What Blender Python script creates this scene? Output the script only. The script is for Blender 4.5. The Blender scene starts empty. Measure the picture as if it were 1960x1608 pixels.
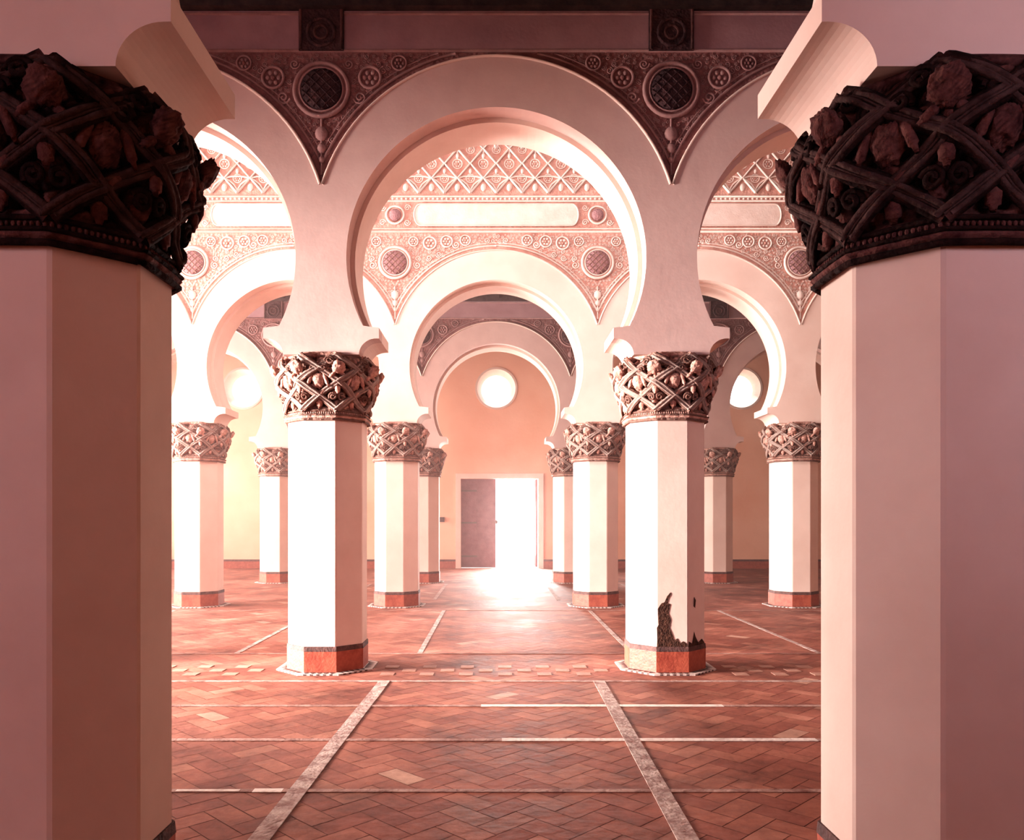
import bpy, math, random
from mathutils import Vector, Matrix, noise
random.seed(7)
S=bpy.context.scene
C=S.collection
pi=math.pi
W=3.6
ROW={'A':3.3,'B':8.51,'C':14.44,'D':19.6}
YE=24.8
# ------------------------------------------------------------ materials
def newmat(name):
    m=bpy.data.materials.new(name); m.use_nodes=True
    nt=m.node_tree; b=nt.nodes['Principled BSDF']
    return m,nt,b
def N(nt,t,**k):
    n=nt.nodes.new(t)
    for a,v in k.items():
        if a in n.inputs: n.inputs[a].default_value=v
        else: setattr(n,a,v)
    return n
def ramp(nt,src,stops):
    r=nt.nodes.new('ShaderNodeValToRGB')
    e=r.color_ramp.elements
    while len(e)<len(stops): e.new(0.5)
    for i,(p,c) in enumerate(stops):
        e[i].position=p; e[i].color=(c[0],c[1],c[2],1)
    nt.links.new(src,r.inputs[0]); return r
def mottled(name,c1,c2,scale=1.5,rough=.85,bump=.1,bscale=30,spec=.2,pointy=None,lo=.3,hi=.7,vor=None):
    m,nt,b=newmat(name); L=nt.links
    tc=N(nt,'ShaderNodeTexCoord')
    n=N(nt,'ShaderNodeTexNoise',Scale=scale,Detail=6.0,Roughness=.6)
    L.new(tc.outputs['Object'],n.inputs['Vector'])
    r=ramp(nt,n.outputs['Fac'],[(lo,c1),(hi,c2)])
    col=r.outputs[0]
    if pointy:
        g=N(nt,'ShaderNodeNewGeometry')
        pr=ramp(nt,g.outputs['Pointiness'],[(.44,(pointy,)*3),(.54,(1,1,1))])  # hollows multiplied darker: recess shade put into the colour
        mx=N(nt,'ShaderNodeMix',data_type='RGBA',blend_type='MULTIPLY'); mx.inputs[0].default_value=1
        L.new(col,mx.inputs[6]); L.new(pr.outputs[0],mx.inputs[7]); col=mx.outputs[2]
    L.new(col,b.inputs['Base Color'])
    b.inputs['Roughness'].default_value=rough
    b.inputs['Specular IOR Level'].default_value=spec
    n2=N(nt,'ShaderNodeTexNoise',Scale=bscale,Detail=4.0)
    L.new(tc.outputs['Object'],n2.inputs['Vector'])
    bp=N(nt,'ShaderNodeBump',Strength=bump,Distance=.02)
    h=n2.outputs['Fac']
    if vor:
        v=N(nt,'ShaderNodeTexVoronoi',Scale=vor); L.new(tc.outputs['Object'],v.inputs['Vector'])
        ma=N(nt,'ShaderNodeMath',operation='ADD'); L.new(h,ma.inputs[0]); L.new(v.outputs['Distance'],ma.inputs[1]); h=ma.outputs[0]
    L.new(h,bp.inputs['Height']); L.new(bp.outputs[0],b.inputs['Normal'])
    return m
M={}
M['plaster']=mottled('plaster',(.66,.475,.41),(.76,.58,.51),1.2,.85,.07,18)
M['plaster_dim']=mottled('plaster_arch_shaded',(.53,.36,.33),(.63,.45,.41),1.5,.85,.08,18)  # same plaster, darker: shade on the dim arcades put into the colour
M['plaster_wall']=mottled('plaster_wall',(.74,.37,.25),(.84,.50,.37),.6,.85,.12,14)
M['plaster_lowbounce']=mottled('side_wall_low_bounce',(.42,.24,.17),(.50,.31,.23),.6,.9,.12,14)  # unseen right wall, darkened to cut its bounce light
M['orn_shaded']=mottled('carved_stucco_shaded',(.18,.075,.072),(.31,.15,.14),5,.9,.5,40,pointy=.4,vor=22)  # shaded copy of the carved stucco for the poorly lit rows
M['orn_shadedrib']=mottled('carved_stucco_shaded_relief',(.27,.14,.135),(.40,.24,.225),5,.9,.3,40)  # relief of those rows, with the shade in its colour too
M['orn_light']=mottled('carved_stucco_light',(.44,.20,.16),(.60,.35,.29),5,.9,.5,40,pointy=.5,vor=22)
M['orn_lightrib']=mottled('carved_stucco_light_relief',(.66,.49,.43),(.76,.61,.55),5,.9,.2,40)
M['panel_shaded']=mottled('frieze_panel_shaded',(.30,.17,.185),(.40,.245,.255),2,.9,.1,30)  # panel colour carries the shade lying on the frieze
M['medal_shaded']=mottled('medallion_shaded',(.04,.02,.024),(.10,.05,.05),12,.9,.5,50,vor=30)  # shaded copy of the medallion, also on frieze blocks
M['medal_light']=mottled('medallion_light',(.24,.12,.13),(.38,.21,.21),12,.9,.5,50,vor=30)
M['cap_shaded']=mottled('capital_stucco_shaded',(.055,.016,.017),(.19,.080,.068),14,.92,.9,30,.1,pointy=.2,vor=16)  # near capitals: same stucco as the others with shade painted in
M['strap_shaded']=mottled('capital_strap_shaded',(.09,.04,.038),(.26,.14,.125),14,.92,.7,35,.1,pointy=.4)  # straps of the near capitals, likewise painted in shade
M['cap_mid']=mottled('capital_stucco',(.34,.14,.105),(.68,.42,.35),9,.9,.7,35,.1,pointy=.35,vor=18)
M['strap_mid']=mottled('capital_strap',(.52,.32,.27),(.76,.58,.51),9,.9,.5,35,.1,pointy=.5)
M['timber']=mottled('dark_timber',(.035,.025,.028),(.08,.055,.05),8,.7,.3,20)
M['tile_red']=mottled('red_base_tile',(.26,.05,.032),(.40,.10,.06),14,.5,.2,40,.4)
M['tile_dark']=mottled('dark_grime',(.06,.035,.035),(.16,.08,.07),18,.7,.4,40)
M['white_tile']=mottled('white_tile',(.45,.34,.31),(.66,.55,.50),20,.5,.2,40)
M['strip']=mottled('worn_stone_strip',(.24,.13,.115),(.48,.36,.32),9,.8,.4,40,.2,lo=.36,hi=.60)
M['strip_dull']=mottled('worn_joint_strip',(.20,.09,.075),(.42,.26,.22),6,.8,.4,40,.2,lo=.36,hi=.62)
M['strip_bright']=mottled('bright_stone_strip',(.46,.35,.31),(.70,.58,.52),9,.7,.3,40,.2,lo=.3,hi=.5)  # brighter stone for segments of the cross strips
M['inlay']=mottled('inlay_tile',(.30,.14,.105),(.40,.22,.17),9,.7,.3,40,.3)
M['peel']=mottled('peeled_plaster',(.025,.012,.01),(.12,.055,.038),20,.95,.8,50)
M['door']=mottled('door_wood',(.10,.03,.045),(.18,.07,.09),6,.6,.3,30)
M['metal']=mottled('dark_metal',(.04,.03,.03),(.07,.05,.05),10,.4,.1,30)
M['ground']=mottled('courtyard_ground',(.75,.68,.6),(.85,.78,.7),1,.9,.1,10)
M['mortar']=mottled('floor_mortar',(.12,.046,.038),(.19,.085,.065),6,.9,.3,40)
def floor_mat():
    m,nt,b=newmat('terracotta_brick'); L=nt.links
    tc=N(nt,'ShaderNodeTexCoord')
    at=N(nt,'ShaderNodeAttribute'); at.attribute_name='tint'
    r=ramp(nt,at.outputs['Fac'],[(0,(.225,.070,.048)),(.5,(.27,.091,.061)),(.90,(.31,.114,.075)),(.985,(.34,.14,.095)),(1,(.42,.23,.165))])
    n=N(nt,'ShaderNodeTexNoise',Scale=1.0,Detail=9.0,Roughness=.74); L.new(tc.outputs['Object'],n.inputs['Vector'])
    r2=ramp(nt,n.outputs['Fac'],[(.32,(.38,.33,.35)),(.5,(.95,.93,.95)),(.68,(1.5,1.65,1.75))])
    mx=N(nt,'ShaderNodeMix',data_type='RGBA',blend_type='MULTIPLY'); mx.inputs[0].default_value=1
    L.new(r.outputs[0],mx.inputs[6]); L.new(r2.outputs[0],mx.inputs[7])
    L.new(mx.outputs[2],b.inputs['Base Color'])
    r3=ramp(nt,n.outputs['Fac'],[(.3,(.58,)*3),(.7,(.80,)*3)])
    L.new(r3.outputs[0],b.inputs['Roughness']); b.inputs['Specular IOR Level'].default_value=.3
    bp=N(nt,'ShaderNodeBump',Strength=.45,Distance=.012)
    n4=N(nt,'ShaderNodeTexNoise',Scale=11.0,Detail=6.0); L.new(tc.outputs['Object'],n4.inputs['Vector'])
    L.new(n4.outputs['Fac'],bp.inputs['Height']); L.new(bp.outputs[0],b.inputs['Normal'])
    return m
M['floor']=floor_mat()
# ------------------------------------------------------------ mesh builder
class MB:
    def __init__(s): s.v=[]; s.f=[]; s.m=[]; s.mats=[]; s.sm=[]
    def mi(s,mat):
        if mat not in s.mats: s.mats.append(mat)
        return s.mats.index(mat)
    def add(s,vs,fs,mat,smooth=False):
        o=len(s.v); i=s.mi(mat); s.v+= [tuple(v) for v in vs]
        for f in fs: s.f.append([o+k for k in f]); s.m.append(i); s.sm.append(smooth)
    def box(s,x0,x1,y0,y1,z0,z1,mat):
        vs=[(x,y,z) for z in(z0,z1) for y in(y0,y1) for x in(x0,x1)]
        s.add(vs,[(0,2,3,1),(4,5,7,6),(0,1,5,4),(2,6,7,3),(0,4,6,2),(1,3,7,5)],mat)
    def prism(s,poly,y0,y1,mat,dx=0):
        n=len(poly)
        vs=[(x+dx,y0,z) for x,z in poly]+[(x+dx,y1,z) for x,z in poly]
        fs=[list(range(n)),list(range(2*n-1,n-1,-1))]
        for i in range(n):
            j=(i+1)%n; fs.append((i,i+n,j+n,j))
        s.add(vs,fs,mat)
    def ngonz(s,a0,z0,a1,z1,mat,n=8,cham=.0,cap=True):
        def ring(a,z):
            R=a/math.cos(pi/n); o=[]
            for k in range(n):
                t=(k+.5)*2*pi/n
                if cham:
                    c=Vector((R*math.cos(t),R*math.sin(t),z))
                    for q in(-1,1):
                        t2=(k+.5+q)*2*pi/n; d=(Vector((R*math.cos(t2),R*math.sin(t2),z))-c).normalized()
                        o.append(tuple(c+d*cham))
                else: o.append((R*math.cos(t),R*math.sin(t),z))
            return o
        A=ring(a0,z0);B=ring(a1,z1);m=len(A)
        fs=[(i,(i+1)%m,(i+1)%m+m,i+m) for i in range(m)]
        if cap: fs+= [list(range(m-1,-1,-1)),list(range(m,2*m))]
        s.add(A+B,fs,mat)
    def tube(s,pts,r,mat,seg=6,closed=False,flat=1.0,up=None):
        pts=[Vector(p) for p in pts]; n=len(pts); vs=[]
        for i,p in enumerate(pts):
            if closed: t=pts[(i+1)%n]-pts[i-1]
            else: t=pts[min(i+1,n-1)]-pts[max(i-1,0)]
            t.normalize()
            if up is not None: a=up(p) if callable(up) else Vector(up)
            else: a=Vector((0,1,0)) if abs(t.y)<.9 else Vector((1,0,0))
            b=t.cross(a).normalized(); a=b.cross(t).normalized()
            for k in range(seg):
                q=2*pi*k/seg
                vs.append(p+b*(r*math.cos(q))+a*(r*flat*math.sin(q)))
        fs=[]
        for i in range(n if closed else n-1):
            j=(i+1)%n
            for k in range(seg):
                l=(k+1)%seg; fs.append((i*seg+k,i*seg+l,j*seg+l,j*seg+k))
        if not closed:
            fs.append(list(range(seg))); fs.append([ (n-1)*seg+k for k in range(seg-1,-1,-1)])
        s.add(vs,fs,mat,True)
    def blob(s,c,rad,mat,nu=12,nv=8,rot=None,fn=None):
        vs=[];c=Vector(c)
        for j in range(nv+1):
            ph=-pi/2+pi*j/nv
            for i in range(nu):
                th=2*pi*i/nu
                k=fn(th,ph) if fn else 1
                v=Vector((rad[0]*math.cos(ph)*math.cos(th)*k,rad[1]*math.cos(ph)*math.sin(th)*k,rad[2]*math.sin(ph)*k))
                if rot: v=rot@v
                vs.append(c+v)
        fs=[]
        for j in range(nv):
            for i in range(nu):
                l=(i+1)%nu; fs.append((j*nu+i,j*nu+l,(j+1)*nu+l,(j+1)*nu+i))
        s.add(vs,fs,mat,True)
    def mesh(s,name):
        me=bpy.data.meshes.new(name); me.from_pydata(s.v,[],s.f)
        for m in s.mats: me.materials.append(m)
        me.polygons.foreach_set('material_index',s.m)
        me.polygons.foreach_set('use_smooth',s.sm)
        me.update(); return me
    def obj(s,name,parent=None,loc=(0,0,0)):
        return place(s.mesh(name),name,parent,loc)
def place(me,name,parent=None,loc=(0,0,0)):
    o=bpy.data.objects.new(name,me); C.objects.link(o); o.location=loc
    if parent: o.parent=parent
    return o
def empty(name,loc=(0,0,0)):
    o=bpy.data.objects.new(name,None); C.objects.link(o); o.location=loc; o.empty_display_size=.2; return o
# ------------------------------------------------------------ capital
ZC0=2.60
def cap_ap(h):
    P=[(0,.405),(.03,.43),(.06,.405),(.09,.40),(.20,.425),(.32,.465),(.45,.50),(.56,.49),(.64,.44),(.69,.40)]
    for (a,x),(b,y) in zip(P,P[1:]):
        if h<=b:
            t=(h-a)/(b-a); return x+(y-x)*t
    return P[-1][1]
def capr(th,h):
    q=((th+pi/8)%(pi/4))-pi/8
    r8=1/math.cos(q)
    return cap_ap(h)*(r8*.85+.16)
def make_capital(mat,smat):
    b=MB(); nu,nv=300,76
    vs=[]
    for j in range(nv+1):
        h=.69*j/nv
        for i in range(nu):
            th=2*pi*i/nu; r=capr(th,h)
            if .1<h<.66:
                p=Vector((math.cos(th)*r*8,math.sin(th)*r*8,h*8))
                d=noise.voronoi(p)[0]; d2=noise.voronoi(p*2.3)[0]
                edge=min(1,(h-.1)/.04,(.66-h)/.04)
                r+= edge*(.055*min(.5,(d[1]-d[0]))*2 -.060 + .025*min(.4,d2[1]-d2[0])+.03*noise.noise(p*1.7)+.014*noise.noise(p*5))
            vs.append((r*math.cos(th),r*math.sin(th),ZC0+h))
    fs=[]
    for j in range(nv):
        for i in range(nu):
            l=(i+1)%nu; fs.append((j*nu+i,j*nu+l,(j+1)*nu+l,(j+1)*nu+i))
    fs.append([i for i in range(nu-1,-1,-1)]); fs.append([nv*nu+i for i in range(nu)])
    b.add(vs,fs,mat,True)
    H0,H1=.10,.65; T=pi/2
    rad=lambda p:Vector((p.x,p.y,0)).normalized()
    for k in range(8):
        for sgn in(-1,1):
            def pt(q,off,out):
                h=H0+(H1-H0)*q; th=k*pi/4+pi/8+sgn*(q*T-T/2)
                wob=.014*math.sin(q*pi*4+ (0 if sgn>0 else pi))
                jit=.05*noise.noise(Vector((k*3.1+sgn,q*4,0)))
                th+=off+jit; r=capr(th,h)+out+wob+.006*noise.noise(Vector((k*5.3,q*14,sgn)))
                return (r*math.cos(th),r*math.sin(th),ZC0+h)
            q=[i/36 for i in range(37)]
            b.tube([pt(t,0,.012) for t in q],.040,mat,8,flat=.32,up=rad)
            for o in(-.052,.052):
                b.tube([pt(t,o,.024) for t in q],.0125,smat,6,up=rad)
            b.tube([pt(t,0,.026) for t in q],.006,smat,5,up=rad)
    rs=random.Random(5)
    def fr(th,h,out):
        r=capr(th,h)+out
        return Vector((r*math.cos(th),r*math.sin(th),ZC0+h))
    def cone(th,h,w,z,out=.0,tilt=.3):
        o=fr(th,h,out)
        R=Matrix.Rotation(th,3,'Z')@Matrix.Rotation(tilt,3,'Y')
        s0=Vector((rs.uniform(0,9),rs.uniform(0,9),0))
        def f(t,p):
            v=Vector((math.cos(p)*math.cos(t),math.cos(p)*math.sin(t),math.sin(p)))
            d=noise.voronoi(v*3.2+s0)[0]
            return .9+.30*min(.6,d[1]-d[0])+.22*noise.noise(v*1.6+s0)
        b.blob(o,(w*.6,w,z),mat,32,22,R,f)
    def leaf(th,h,l,w,ang,out=.01):
        R=Matrix.Rotation(th,3,'Z')@Matrix.Rotation(ang,3,'X')
        o=fr(th,h,out)
        b.blob(o,(.022,w,l),mat,8,10,R,lambda t,p:1+.14*math.sin(9*p))
    def scroll(th,h,r,sgn,w=.012,turn=1.5):
        cc=[]
        a0=rs.uniform(-.5,.5)
        for q in range(20):
            a=a0+q/19*turn*2*pi; ra=r*(1-.8*q/19)
            t2=th+ra*math.cos(a)*sgn/.47; hh=h+ra*math.sin(a)
            rr=capr(t2,min(max(hh,.1),.6))+.016+.012*q/19
            cc.append((rr*math.cos(t2),rr*math.sin(t2),ZC0+hh))
        b.tube(cc,w,mat,6,up=rad)
    Hm=(H0+H1)/2; dq=(H1-H0)/4
    for k in range(8):
        t0=k*pi/4+pi/8
        cone(t0+pi/8,Hm+.01,.062,.082,.0)
        for a in(-1,1):
            leaf(t0+pi/8+a*.15,Hm+.03,.085,.022,a*.35,.010)
            leaf(t0+pi/8+a*.09,Hm-.10,.05,.02,-a*.7,.006)
            scroll(t0+a*.09,Hm-dq-.01,.040,a)
            scroll(t0+pi/8+a*.10,Hm+.135,.040,a)
            leaf(t0+a*.10,Hm+dq-.07,.05,.02,a*.9,.008)
        cone(t0,Hm+dq,.068,.074,.024,.5)
        leaf(t0,Hm-dq+.07,.05,.03,0,.008)
        for sgn in(-1,1): scroll(t0+sgn*.16,.585,.050,sgn,.012,1.6)
        leaf(t0+pi/8,.17,.06,.035,0,.0)
    for h,r0 in((.0,.014),(.045,.009),(.092,.011)):
        b.tube([( (capr(2*pi*i/96,h)+.010)*math.cos(2*pi*i/96),(capr(2*pi*i/96,h)+.010)*math.sin(2*pi*i/96),ZC0+h) for i in range(96)],r0,mat,6,True)
    for i in range(120):
        th=2*pi*i/120; r=capr(th,.068)+.006
        b.blob((r*math.cos(th),r*math.sin(th),ZC0+.068),(.009,.008,.012),mat,6,4)
    return b.mesh('capital')
capD=make_capital(M['cap_shaded'],M['strap_shaded']); capM=make_capital(M['cap_mid'],M['strap_mid'])
def make_shaft():
    b=MB(); b.ngonz(.389,.27,.389,2.605,M['plaster'],cham=.010); return b.mesh('shaft')
def make_base():
    b=MB()
    b.ngonz(.400,.0,.400,.225,M['tile_red']); b.ngonz(.403,.225,.398,.275,M['tile_dark'])
    return b.mesh('base_tiles')
def make_border():
    b=MB()
    b.ngonz(.50,0,.50,.014,M['white_tile'])
    for k in range(8):
        t=k*pi/4; u=Vector((-math.sin(t),math.cos(t),0)); o=Vector((math.cos(t),math.sin(t),0))
        L=.40*math.tan(pi/8)*2; m=5
        for i in range(m):
            c=-L/2+L*(i+.5)/m; w=L/m*.48
            z=.0165
            p=[o*.412+u*(c-w),o*.412+u*(c+w),o*.487+u*c]
            b.add([(q.x,q.y,z) for q in (p[0],p[2],p[1])],[(0,1,2)],M['tile_dark'])
            p=[o*.5005+u*(c-w*.5),o*.5005+u*(c+w*.5)]
            b.add([(p[0].x,p[0].y,.001),(p[1].x,p[1].y,.001),(p[1].x,p[1].y,.0145),(p[0].x,p[0].y,.0145)],[(0,1,2,3)],M['tile_dark'])
    return b.mesh('floor_border_tiles')
sh=make_shaft(); ba=make_base(); bo=make_border()
cols={}
for rk,y in ROW.items():
    for x in((-1.8,1.8,-5.4,5.4,-9,9)):
        if rk=='A' and abs(x)>6: continue
        e=empty('octagonal_column',(x,y,0)); cols[(rk,x)]=e
        place(sh,'shaft',e); place(ba,'base_tiles',e); place(bo,'floor_border_tiles',e)
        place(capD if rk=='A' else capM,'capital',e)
b=MB()
poly=[(-.158,.276),(-.155,.36),(-.158,.47),(-.14,.50),(-.145,.56),(-.15,.66),(-.125,.70),(-.11,.72),(-.08,.73),(-.055,.79),(-.02,.83),(-.015,.81),(-.04,.76),(-.05,.72),(-.02,.71),(-.04,.62),(-.015,.55),(-.03,.47),(.0,.40),(.02,.34),(.05,.36),(.08,.31),(.11,.33),(.158,.30),(.158,.276)]
b.prism(poly,-.3925,-.386,M['peel'])
b.obj('peeled_plaster_patch',cols[('B',1.8)])
b=MB()
c8=math.cos(pi/4)
def diag(u,z,off=.3925): return (c8*off+u*c8,-c8*off+u*c8,z)
pp=[(-.155,.276),(-.155,.33),(-.09,.30),(-.05,.42),(-.02,.36),(.03,.30),(.1,.33),(.15,.29),(.15,.276)]
b.add([diag(u,z) for u,z in pp],[list(range(len(pp)))],M['peel'])
pp=[(-.06,.68),(-.05,.78),(-.02,.74),(-.03,.66)]
b.add([diag(u,z) for u,z in pp],[list(range(len(pp)))],M['peel'])
b.obj('peeled_plaster_edge',cols[('B',1.8)])
# ------------------------------------------------------------ arcades
ZI=4.27; RI=1.54; ZX=4.467; RX=1.883; ZF=3.565
ZV=ZX+math.sqrt(RX**2-1.8**2)
def lower(R):
    L=[(-1.8,3.27),(-1.8+.39,3.27)]
    for i in range(1,13):
        t=pi/2*i/12; L.append((-1.8+.39+.18*(1-math.cos(t)),3.27+.165*math.sin(t)))
    L+=[(-1.8+.595,3.435),(-1.8+.595,3.545)]
    a0=math.asin((ZF-ZI)/R)
    n=72; arc=[]
    for i in range(n+1):
        a=(pi-a0)-(pi-2*a0)*i/n
        arc.append((R*math.cos(a),ZI+R*math.sin(a)))
    return L+arc+[(-x,z) for x,z in reversed(L)]
def extr(n=48,R=RX):
    a=math.asin((ZV-ZX)/RX)
    return [(R*math.cos(a+(pi-2*a)*i/n),ZX+R*math.sin(a+(pi-2*a)*i/n)) for i in range(n+1)]
def make_arcade(rk,top,dark):
    y=ROW[rk]; e=empty('horseshoe_arcade',(0,y,0))
    b=MB(); P=M['plaster']; Pr=M['plaster_dim'] if dark else M['plaster']
    for k in range(-3,4):
        dx=k*W
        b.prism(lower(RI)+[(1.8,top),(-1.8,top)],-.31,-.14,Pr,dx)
        b.prism(lower(RI-.05)+[(1.8,top),(-1.8,top)],-.14,.36,P,dx)
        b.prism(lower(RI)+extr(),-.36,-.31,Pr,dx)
        ex=extr(40,RX-.012)
        b.tube([(x+dx,-.36,z) for x,z in ex],.016,P,6)
    b.obj('arches_and_wall',e)
    return e
arc={}
for rk,top,dk in(('A',7.3,False),('B',8.9,True),('C',8.9,False),('D',7.3,True)):
    arc[rk]=make_arcade(rk,top,dk)
def circ(cx,cz,r,y,n=24): return [(cx+r*math.cos(2*pi*i/n),y,cz+r*math.sin(2*pi*i/n)) for i in range(n)]
def rosette(b,cx,cz,r,y,rib,bg):
    b.tube(circ(cx,cz,r,y,20),r*.14,rib,6,True)
    b.blob((cx,y,cz),(r*.22,.02,r*.22),bg,8,6)
    for i in range(6):
        a=i*pi/3; b.blob((cx+r*.52*math.cos(a),y+.005,cz+r*.52*math.sin(a)),(r*.22,.014,r*.22),rib,7,5)
def spiral(b,cx,cz,r,y,rib,s,a0,turn=1.6):
    pts=[]
    for i in range(16):
        t=i/15; a=a0+s*t*turn*2*pi; rr=r*(1-.85*t)
        pts.append((cx+rr*math.cos(a),y,cz+rr*math.sin(a)))
    b.tube(pts,r*.17,rib,5)
def decorate(rk,zmed,ztop,dark,full):
    y0=-.31
    rib=M['orn_shadedrib'] if dark else M['orn_lightrib']; bg=M['orn_shaded'] if dark else M['orn_light']
    md=M['medal_shaded'] if dark else M['medal_light']
    b=MB(); nseg=30
    def ex(dx,R=RX):
        u=1.8-dx; return ZX+math.sqrt(max(0,R*R-u*u))
    left=[(d, ex(d)) for d in [1.8*i/nseg for i in range(nseg+1)]]
    pl=[(d,z-.03) for d,z in left]+[(1.8,ztop),(-1.8,ztop)]+[(-d,z-.03) for d,z in reversed(left)][:-1]
    b.prism(pl,y0-.008,y0+.002,bg)
    for R,rr in((RX+.075,.016),(RX+.125,.009)):
        for s in(-1,1):
            t=[(s*d,y0-.012,ex(d,R)) for d in [1.8*i/nseg for i in range(nseg+1)] if ex(d,R)<ztop-.01]
            if len(t)>2: b.tube(t,rr,rib,5)
    b.prism([(.28*math.cos(2*pi*i/32),zmed+.28*math.sin(2*pi*i/32)) for i in range(32)],y0-.03,y0,bg)
    b.tube(circ(0,zmed,.275,y0-.03,32),.024,rib,6,True)
    b.tube(circ(0,zmed,.225,y0-.035,32),.012,rib,6,True)
    b.blob((0,y0-.03,zmed),(.215,.045,.215),md,28,14,None,lambda t,p:1+.05*math.sin(t*12))
    lat=md if dark else bg
    for i in range(-2,3):
        v=i*.075; hw=math.sqrt(max(0,.2**2-v*v))
        for s in(-1,1):
            q=[]
            for j in range(7):
                u=-hw+2*hw*j/6
                x=(u-s*v)*.7071; z=(s*u+v)*.7071
                q.append((x,y0-.034-.045*math.sqrt(max(0,1-(u*u+v*v)/.0462)),zmed+z))
            b.tube(q,.008,lat,4)
    for h,r in((5.28,.035),(5.40,.05),(5.55,.07)):
        b.blob((0,y0-.02,h),(r,.025,r*1.1),rib,8,6)
    b.tube([(0,y0-.02,5.12),(0,y0-.02,5.7)],.012,rib,5)
    ros=[]
    for s in(-1,1):
        if full: ros+=[(s*.62,6.47,.11),(s*.92,6.5,.10),(s*1.25,6.52,.09),(s*.33,6.50,.08)]
        else: ros+=[(s*.50,zmed+.13,.11),(s*.80,zmed+.28,.075)]
    for x,z,r in ros: rosette(b,x,z,r,y0-.02,rib,bg)
    rs=random.Random(3); placed=[]
    tries=0
    while tries<9000 and len(placed)<230:
        tries+=1
        r=rs.choice([.07,.055,.04,.03,.022,.018]); x=rs.uniform(.02,1.8); z=rs.uniform(5.3,ztop-.03)
        if z-r<ex(x,RX)+.11 and (math.hypot(1.8-x,z-ZX)-r<RX+.13): continue
        if z+r>ztop-.02: continue
        if math.hypot(x,z-zmed)<.31+r: continue
        if any(math.hypot(x-abs(a),z-c)<r+q for a,c,q in ros): continue
        if x-r<0: continue
        if any(math.hypot(x-a,z-c)<(r+q)*.90 for a,c,q in placed): continue
        placed.append((x,z,r))
    for x,z,r in placed:
        a0=rs.uniform(0,6.28)
        spiral(b,x,z,r,y0-.015,rib,1,a0); spiral(b,-x,z,r,y0-.015,rib,-1,pi-a0)
    me=b.mesh('spandrel_ornament')
    for k in range(-3,3):
        place(me,'spandrel_ornament',arc[rk],((k+.5)*W,0,0))
    b=MB(); X=12.6
    pf=M['panel_shaded'] if dark else M['orn_lightrib']
    def hline(z,r,x=X): b.tube([(-x,y0-.01,z),(x,y0-.01,z)],r,rib,5)
    if not full:
        zb,zt=ztop+.0,ztop+.36
        b.box(-X,X,y0-.012,y0+.002,zb,zt+.06,pf)
        hline(zb+.01,.02); hline(zt+.03,.018)
        for k in range(-3,3):
            x=(k+.5)*W
            b.box(x-.23,x+.23,y0-.045,y0,zb,zt+.06,M['medal_shaded'])
            b.tube(circ(x,(zb+zt)/2,.14,y0-.05,16),.02,M['medal_shaded'],5,True)
            b.tube(circ(x,(zb+zt)/2,.07,y0-.05,12),.015,M['orn_shaded'],5,True)
            for s in(-1,1): b.tube([(x+s*.21,y0-.05,zb),(x+s*.21,y0-.05,zt+.05)],.015,M['orn_shaded'],5)
        b.box(-X,X,y0-.10,y0,zt+.06,zt+.30,M['timber'])
        for i in range(-24,25):
            b.box(i*.52-.07,i*.52+.07,y0-.16,y0-.10,zt+.12,zt+.30,M['timber'])
    else:
        b.box(-X,X,y0-.008,y0+.002,ztop,8.88,bg)
        hline(ztop+.015,.022); hline(ztop+.07,.012)
        z0,z1=6.78,7.16; zc=(z0+z1)/2; r=(z1-z0)/2
        for k in range(-3,4):
            x=k*W; hw=1.46
            P=[]
            for i in range(13):
                a=-pi/2+pi*i/12; P.append((hw-r*.6+r*.6*math.cos(a),zc+r*math.sin(a)))
            for i in range(13):
                a=pi/2+pi*i/12; P.append((-hw+r*.6+r*.6*math.cos(a),zc+r*math.sin(a)))
            b.prism([(p+x,q) for p,q in P],y0-.03,y0,M['orn_lightrib'])
            b.tube([(p+x,y0-.03,q) for p,q in P],.014,rib,5,True)
        for k in range(-3,3):
            x=(k+.5)*W
            b.blob((x,y0-.02,zc),(.11,.06,.11),md,14,8)
            b.tube(circ(x,zc,.155,y0-.02,20),.02,rib,6,True)
            for s in(-1,1):
                for t in(-1,1): spiral(b,x+s*.22,zc+t*.13,.06,y0-.012,rib,s*t,0)
        hline(7.22,.02); hline(7.30,.022)
        for i in range(-100,101):
            b.blob((i*.08,y0-.012,7.26),(.026,.015,.022),rib,6,4)
        p=.46; n=16
        for i in range(-n,n+1):
            x=i*p
            for s in(-1,1):
                b.tube([(x,y0-.03,7.36),(x+s*p*.5,y0-.03,7.62),(x,y0-.03,7.88),(x+s*p*.5,y0-.03,8.14),(x+s*p*.25,y0-.03,8.27)],.022,rib,5,flat=1.2)
            b.tube([(x+p*math.cos(a*pi/12),y0-.02,7.36+.30*math.sin(a*pi/12)) for a in range(13)],.017,rib,5)
            b.tube([(x+p/2+p*.5*math.cos(a*pi/12),y0-.02,8.0+.42*math.sin(a*pi/12)**.8) for a in range(1,12)],.02,rib,5)
            rosette(b,x,7.62,.075,y0-.015,rib,bg)
            rosette(b,x+p/2,7.88,.085,y0-.015,rib,bg)
            rosette(b,x,8.13,.07,y0-.015,rib,bg)
            b.blob((x+p/2,y0-.02,7.46),(.05,.03,.07),rib,8,6)
            b.blob((x,y0-.02,7.75),(.03,.025,.045),rib,8,6)
            b.blob((x+p/2,y0-.02,8.02),(.03,.025,.05),rib,8,6)
            b.tube([(x+p/2,y0-.02,8.05),(x+p/2,y0-.02,8.5)],.018,rib,5)
        hline(8.5,.03); hline(8.6,.02)
    b.obj('frieze',arc[rk])
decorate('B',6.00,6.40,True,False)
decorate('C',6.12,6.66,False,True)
decorate('D',6.02,6.42,True,False)
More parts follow.
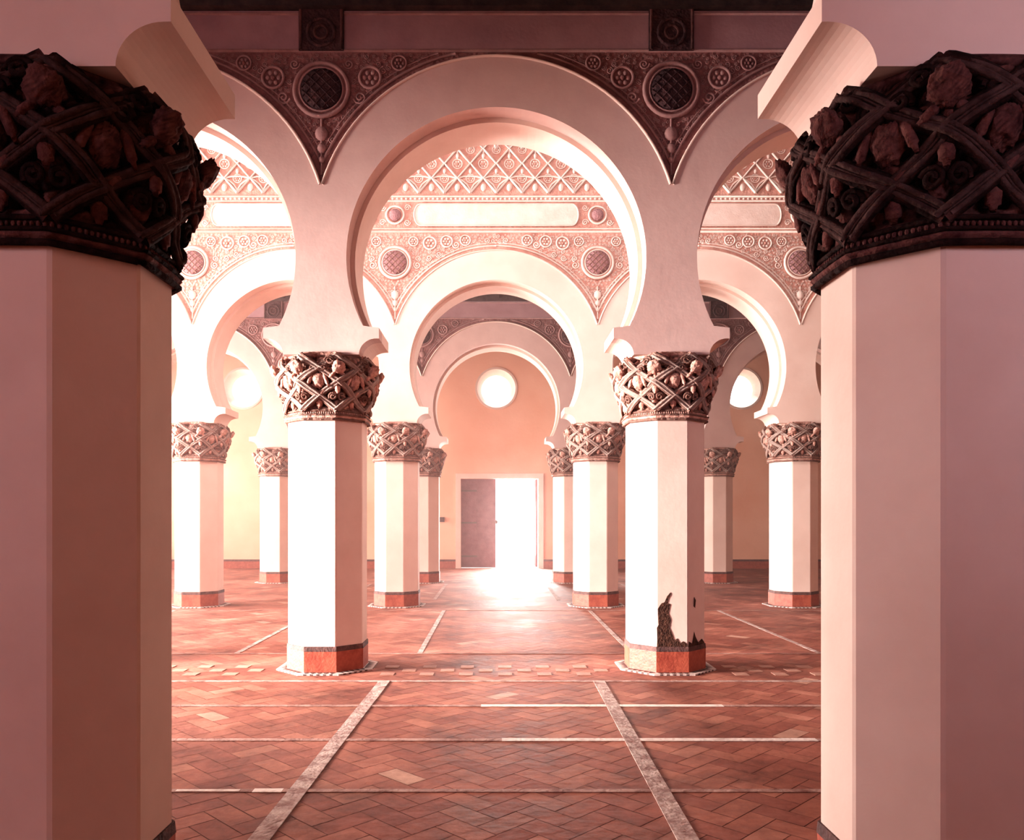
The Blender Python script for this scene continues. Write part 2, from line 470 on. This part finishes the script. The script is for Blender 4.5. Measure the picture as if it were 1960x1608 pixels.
# ------------------------------------------------------------ room shell
def slab(name,x0,x1,y0,y1,z0,z1,mat):
    b=MB(); b.box(x0,x1,y0,y1,z0,z1,mat); return b.obj(name)
def make_floor():
    vs=[];fs=[];mi=[];tint=[]
    X0,X1,Y0,Y1=-12.6,12.6,-2.2,YE+.4
    vs+=[(x,y,z) for z in(-.2,-.003) for y in(Y0,Y1) for x in(X0,X1)]
    for f in [(0,2,3,1),(4,5,7,6),(0,1,5,4),(2,6,7,3),(0,4,6,2),(1,3,7,5)]: fs.append(f); mi.append(0); tint.append(0)
    w=.15; g=.0025; rs=random.Random(11); c=math.cos(pi/4)
    n=int(22/w)+2
    for i in range(-n,n):
        for j in range(-n,n):
            k=(i-j)%4
            if k==0: a,b_=2,1
            elif k==3: a,b_=1,2
            else: continue
            u0,v0,u1,v1=i*w+g,j*w+g,(i+a)*w-g,(j+b_)*w-g
            cu,cv=(u0+u1)/2,(v0+v1)/2
            cx,cy=(cu-cv)*c,(cu+cv)*c+11
            if not(X0+.1<cx<X1-.1 and Y0+.1<cy<Y1-.2): continue
            o=len(vs)
            for u,v in((u0,v0),(u1,v0),(u1,v1),(u0,v1)):
                vs.append(((u-v)*c,(u+v)*c+11,-rs.uniform(0,.001)))
            fs.append((o,o+1,o+2,o+3)); mi.append(1); tint.append(rs.random())
    me=bpy.data.meshes.new('floor'); me.from_pydata(vs,[],fs)
    me.materials.append(M['mortar']); me.materials.append(M['floor'])
    me.polygons.foreach_set('material_index',mi)
    at=me.attributes.new('tint','FLOAT','FACE'); at.data.foreach_set('value',tint)
    me.update(); place(me,'floor')
make_floor()
def holed(name,outline,holes,thick,mat,rot,loc):
    cu=bpy.data.curves.new(name,'CURVE'); cu.dimensions='2D'; cu.fill_mode='BOTH'; cu.extrude=thick/2
    for P in [outline]+holes:
        sp=cu.splines.new('POLY'); sp.points.add(len(P)-1)
        for i,(x,z) in enumerate(P): sp.points[i].co=(x,z,0,1)
        sp.use_cyclic_u=True
    o=bpy.data.objects.new(name+'_c',cu); C.objects.link(o)
    dg=bpy.context.evaluated_depsgraph_get()
    me=bpy.data.meshes.new_from_object(o.evaluated_get(dg))
    bpy.data.objects.remove(o)
    me.materials.clear(); me.materials.append(mat); me.name=name
    for p in me.polygons: p.use_smooth=False
    ob=place(me,name,None,loc); ob.rotation_euler=rot; return ob
WIN=[(-7.9,5.62),(0,5.62),(7.65,5.62)]
DX0,DX1,DZ=-1.11,1.31,2.80
rect=lambda x0,x1,z0,z1:[(x0,z0),(x1,z0),(x1,z1),(x0,z1)]
out=[(-12.9,0),(DX0,0),(DX0,DZ),(DX1,DZ),(DX1,0),(12.9,0),(12.9,7.3),(-12.9,7.3)]
holed('wall_back',out,[[(cx+.6*math.cos(2*pi*i/48),cz+.6*math.sin(2*pi*i/48)) for i in range(48)] for cx,cz in WIN],.4,M['plaster_wall'],(pi/2,0,0),(0,YE+.2,0))
for i,(cx,cz) in enumerate(WIN):
    e=empty('window_%d'%(i+1),(cx,YE,cz))
    b=MB(); n=48
    for prof in([(.60,-.02),(.66,-.02),(.66,.0),(.60,.0)],[(.60,0),(.47,.38),(.47,.40),(.60,.40)]):
        vs=[(r*math.cos(2*pi*k/n),y,r*math.sin(2*pi*k/n)) for r,y in prof for k in range(n)]
        fs=[(j*n+k,j*n+(k+1)%n,((j+1)%4)*n+(k+1)%n,((j+1)%4)*n+k) for j in range(4) for k in range(n)]
        b.add(vs,fs,M['plaster'],False)
    b.obj('splayed_surround',e)
e=empty('door_1',(0,YE,0))
b=MB()
b.box(DX0-.16,DX0,-.06,-.001,0,DZ,M['plaster']); b.box(DX1,DX1+.16,-.06,-.001,0,DZ,M['plaster']); b.box(DX0-.16,DX1+.16,-.06,-.001,DZ,DZ+.16,M['plaster'])
b.obj('door_frame',e)
b=MB(); b.box(DX0,-.02,.12,.18,.02,DZ,M['door'])
for z0,z1 in((.15,.95),(1.1,1.85),(2.0,2.68)):
    for x0,x1 in((DX0+.1,-.62),(-.5,-.12)):
        b.box(x0,x1,.10,.12,z0,z1,M['door'])
for z in(.35,1.4,2.4): b.box(DX0,DX0+.5,.095,.10,z,z+.05,M['metal'])
b.blob((.0,.08,1.45),(.05,.04,.06),M['metal'],10,8)
b.obj('door_leaf_closed',e)
b=MB(); b.box(DX1-.06,DX1-.005,.42,1.45,.02,DZ,M['door']); b.obj('door_leaf_open',e)
b=MB(); b.box(-1.78,-1.62,YE-.07,YE,1.45,1.60,M['metal']); b.box(-1.74,-1.66,YE-.085,YE-.07,1.50,1.56,M['tile_dark']); b.obj('electrical_switch_box')
b=MB(); b.box(-30,30,YE+.4,YE+40,-.25,-.05,M['ground']); b.obj('courtyard_ground')
for nm,x0,x1 in(('baseboard_left',-12.6,DX0-.16),('baseboard_right',DX1+.16,12.6)):
    b=MB(); b.box(x0,x1,YE-.03,YE,0,.22,M['tile_red']); b.box(x0,x1,YE-.035,YE,.22,.28,M['tile_dark']); b.obj(nm)
NAVE=[(-2.2,3.3),(3.3,8.51),(8.51,14.44),(14.44,19.6),(19.6,24.8)]
hol=[rect((a+b_)/2-1.3,(a+b_)/2+1.3,.9,5.2) for a,b_ in NAVE[1:]]
o=holed('wall_left',rect(-2.2,YE,0,8.9),hol,.3,M['plaster_wall'],(pi/2,0,pi/2),(-12.75,0,0))
slab('wall_right',12.6,12.9,-2.2,YE,0,8.9,M['plaster_lowbounce'])
slab('wall_front',-12.9,12.9,-2.5,-2.2,0,7.3,M['plaster_wall'])
for i,(a,b_) in enumerate(NAVE):
    zt=8.9 if i==2 else 7.3
    b=MB(); b.box(-12.6,12.6,a,b_,zt,zt+.15,M['timber'])
    x=-12.2
    while x<12.5:
        b.box(x-.08,x+.08,a+.37,b_-.37,zt-.18,zt,M['timber']); x+=.6
    b.obj('ceiling')
# floor strips
b=MB()
def strip(x0,y0,x1,y1,w,mat=M['strip'],h=.004):
    d=Vector((x1-x0,y1-y0,0)).normalized(); n=Vector((-d.y,d.x,0))*w/2
    a=Vector((x0,y0,0)); c=Vector((x1,y1,0)); vs=[]
    for z in(.0005,h):
        for p in(a-n,a+n,c+n,c-n): vs.append((p.x,p.y,z))
    b.add(vs,[(4,7,6,5),(0,1,2,3),(0,4,5,1),(1,5,6,2),(2,6,7,3),(3,7,4,0)],mat)
D_=M['strip_dull']; Br=M['strip_bright']
strip(-1.24,1.0,-1.09,7.74,.11,h=.006); strip(.91,1.0,1.0,7.74,.11,h=.006)
strip(-9,5.7,9,5.7,.06,D_); strip(-9,4.64,9,4.64,.05,D_); strip(-9,6.73,9,6.73,.06,D_); strip(-9,3.9,9,3.9,.04,D_)
strip(-.13,6.73,1.92,6.73,.07,Br,.005); strip(.04,5.70,2.3,5.70,.07,Br,.005); strip(-1.87,4.64,-1.5,4.64,.03,Br,.005); strip(-1.42,4.64,-1.25,4.64,.06,Br,.005)
strip(-12,7.74,12,7.74,.05)
strip(-12,9.3,12,9.3,.04,D_)
for x in(-5.5,-3.05,-.9,1.6,3.8): strip(x,9.33,x,13.6,.06)
strip(-12,13.62,12,13.62,.05,D_)
for x in(-3,-1.2,1.2,3.0): strip(x,15.3,x,19,.07,D_)
b.obj('floor_stone_strips')
b=MB()
for x0 in [i*.2 for i in range(-60,60)]:
    if min(abs(x0+.1-c) for c in(-9,-5.4,-1.8,1.8,5.4,9))<.66: continue
    for j in range(3):
        y=8.0+j*.2
        if (int(round(x0/.2))+j)%2==0:
            b.box(x0+.02,x0+.16,y+.02,y+.16,.0005,.004,M['inlay'])
b.obj('threshold_tile_inlay')
# ------------------------------------------------------------ lights
def area(name,loc,aim,sx,sy,e,col,spread=180):
    l=bpy.data.lights.new(name,'AREA'); l.shape='RECTANGLE'; l.size=sx; l.size_y=sy; l.energy=e; l.color=col; l.spread=math.radians(spread)
    o=bpy.data.objects.new(name,l); C.objects.link(o); o.location=loc
    o.rotation_euler=(Vector(aim)-Vector(loc)).to_track_quat('-Z','Y').to_euler(); return o
yc=[(a+b_)/2 for a,b_ in NAVE]
area('daylight_lamp',(-12.4,5.2,2.6),(0,8.9,1.0),2.2,2.0,850,(1,.91,.85),48)
area('daylight_lamp',(-12.5,yc[2],3.0),(0,yc[2],2.6),2.6,4.0,2350,(1,.90,.85),120)
area('daylight_lamp',(-12.5,yc[3],3.0),(0,yc[3],3.0),2.6,4.0,1200,(1,.85,.77),120)
area('daylight_lamp',(-12.5,yc[4],3.0),(0,yc[4],3.0),2.6,4.0,600,(1,.84,.77),120)
area('clerestory_lamp',(-3,yc[2]-1,8.6),(-3,yc[2]+1.2,3),14,2.0,700,(1,.89,.88))
area('doorway_lamp',(.64,YE+.5,1.6),(.3,8,0),1.2,2.4,660,(1,.93,.89),140)
area('rear_fill_lamp',(-4.3,-1.9,3.4),(-.6,3.4,2.2),3,2.2,115,(.86,.78,1))  # stands for cool light from behind; no window is built there
area('rear_fill_lamp',(3.9,-1.9,3.6),(2.8,3.3,3.1),1.6,2.0,17,(.84,.77,1),64)  # added fill to brighten the right near pier's front face
sun=bpy.data.lights.new('sun','SUN'); sun.energy=8; sun.angle=.02; so=bpy.data.objects.new('sun',sun); C.objects.link(so)
so.rotation_euler=(math.radians(-50),0,math.radians(8)); so.location=(0,35,15)
w=bpy.data.worlds.new('World'); S.world=w; w.use_nodes=True
w.node_tree.nodes['Background'].inputs[0].default_value=(1,.95,.93,1); w.node_tree.nodes['Background'].inputs[1].default_value=4
# haze boxes added in the far naves to imitate soft bloom
hm=bpy.data.materials.new('glow_haze'); hm.use_nodes=True; nt=hm.node_tree; nt.nodes.clear()
ou=nt.nodes.new('ShaderNodeOutputMaterial'); vs_=nt.nodes.new('ShaderNodeVolumeScatter')
vs_.inputs['Color'].default_value=(1,.62,.58,1); vs_.inputs['Density'].default_value=.012; vs_.inputs['Anisotropy'].default_value=.3
nt.links.new(vs_.outputs[0],ou.inputs['Volume'])
for a,b_ in((9.15,13.85),(15.1,18.9),(20.25,24.65)):
    b=MB(); b.box(-12.3,12.5,a,b_,.008,7.05,hm); b.obj('glow_haze')
# ------------------------------------------------------------ camera
cd=bpy.data.cameras.new('camera'); co=bpy.data.objects.new('camera',cd); C.objects.link(co)
co.location=(0,0,1.6); co.rotation_euler=(pi/2,0,0)
cd.sensor_width=36; cd.lens=1520/1960*36; cd.shift_x=30/1960; cd.shift_y=186/1960; cd.clip_start=.05
S.camera=co
S.view_settings.view_transform='Standard'
try: S.view_settings.look='Medium High Contrast'
except Exception as ex_:
    print(ex_)
S.view_settings.exposure=0.0
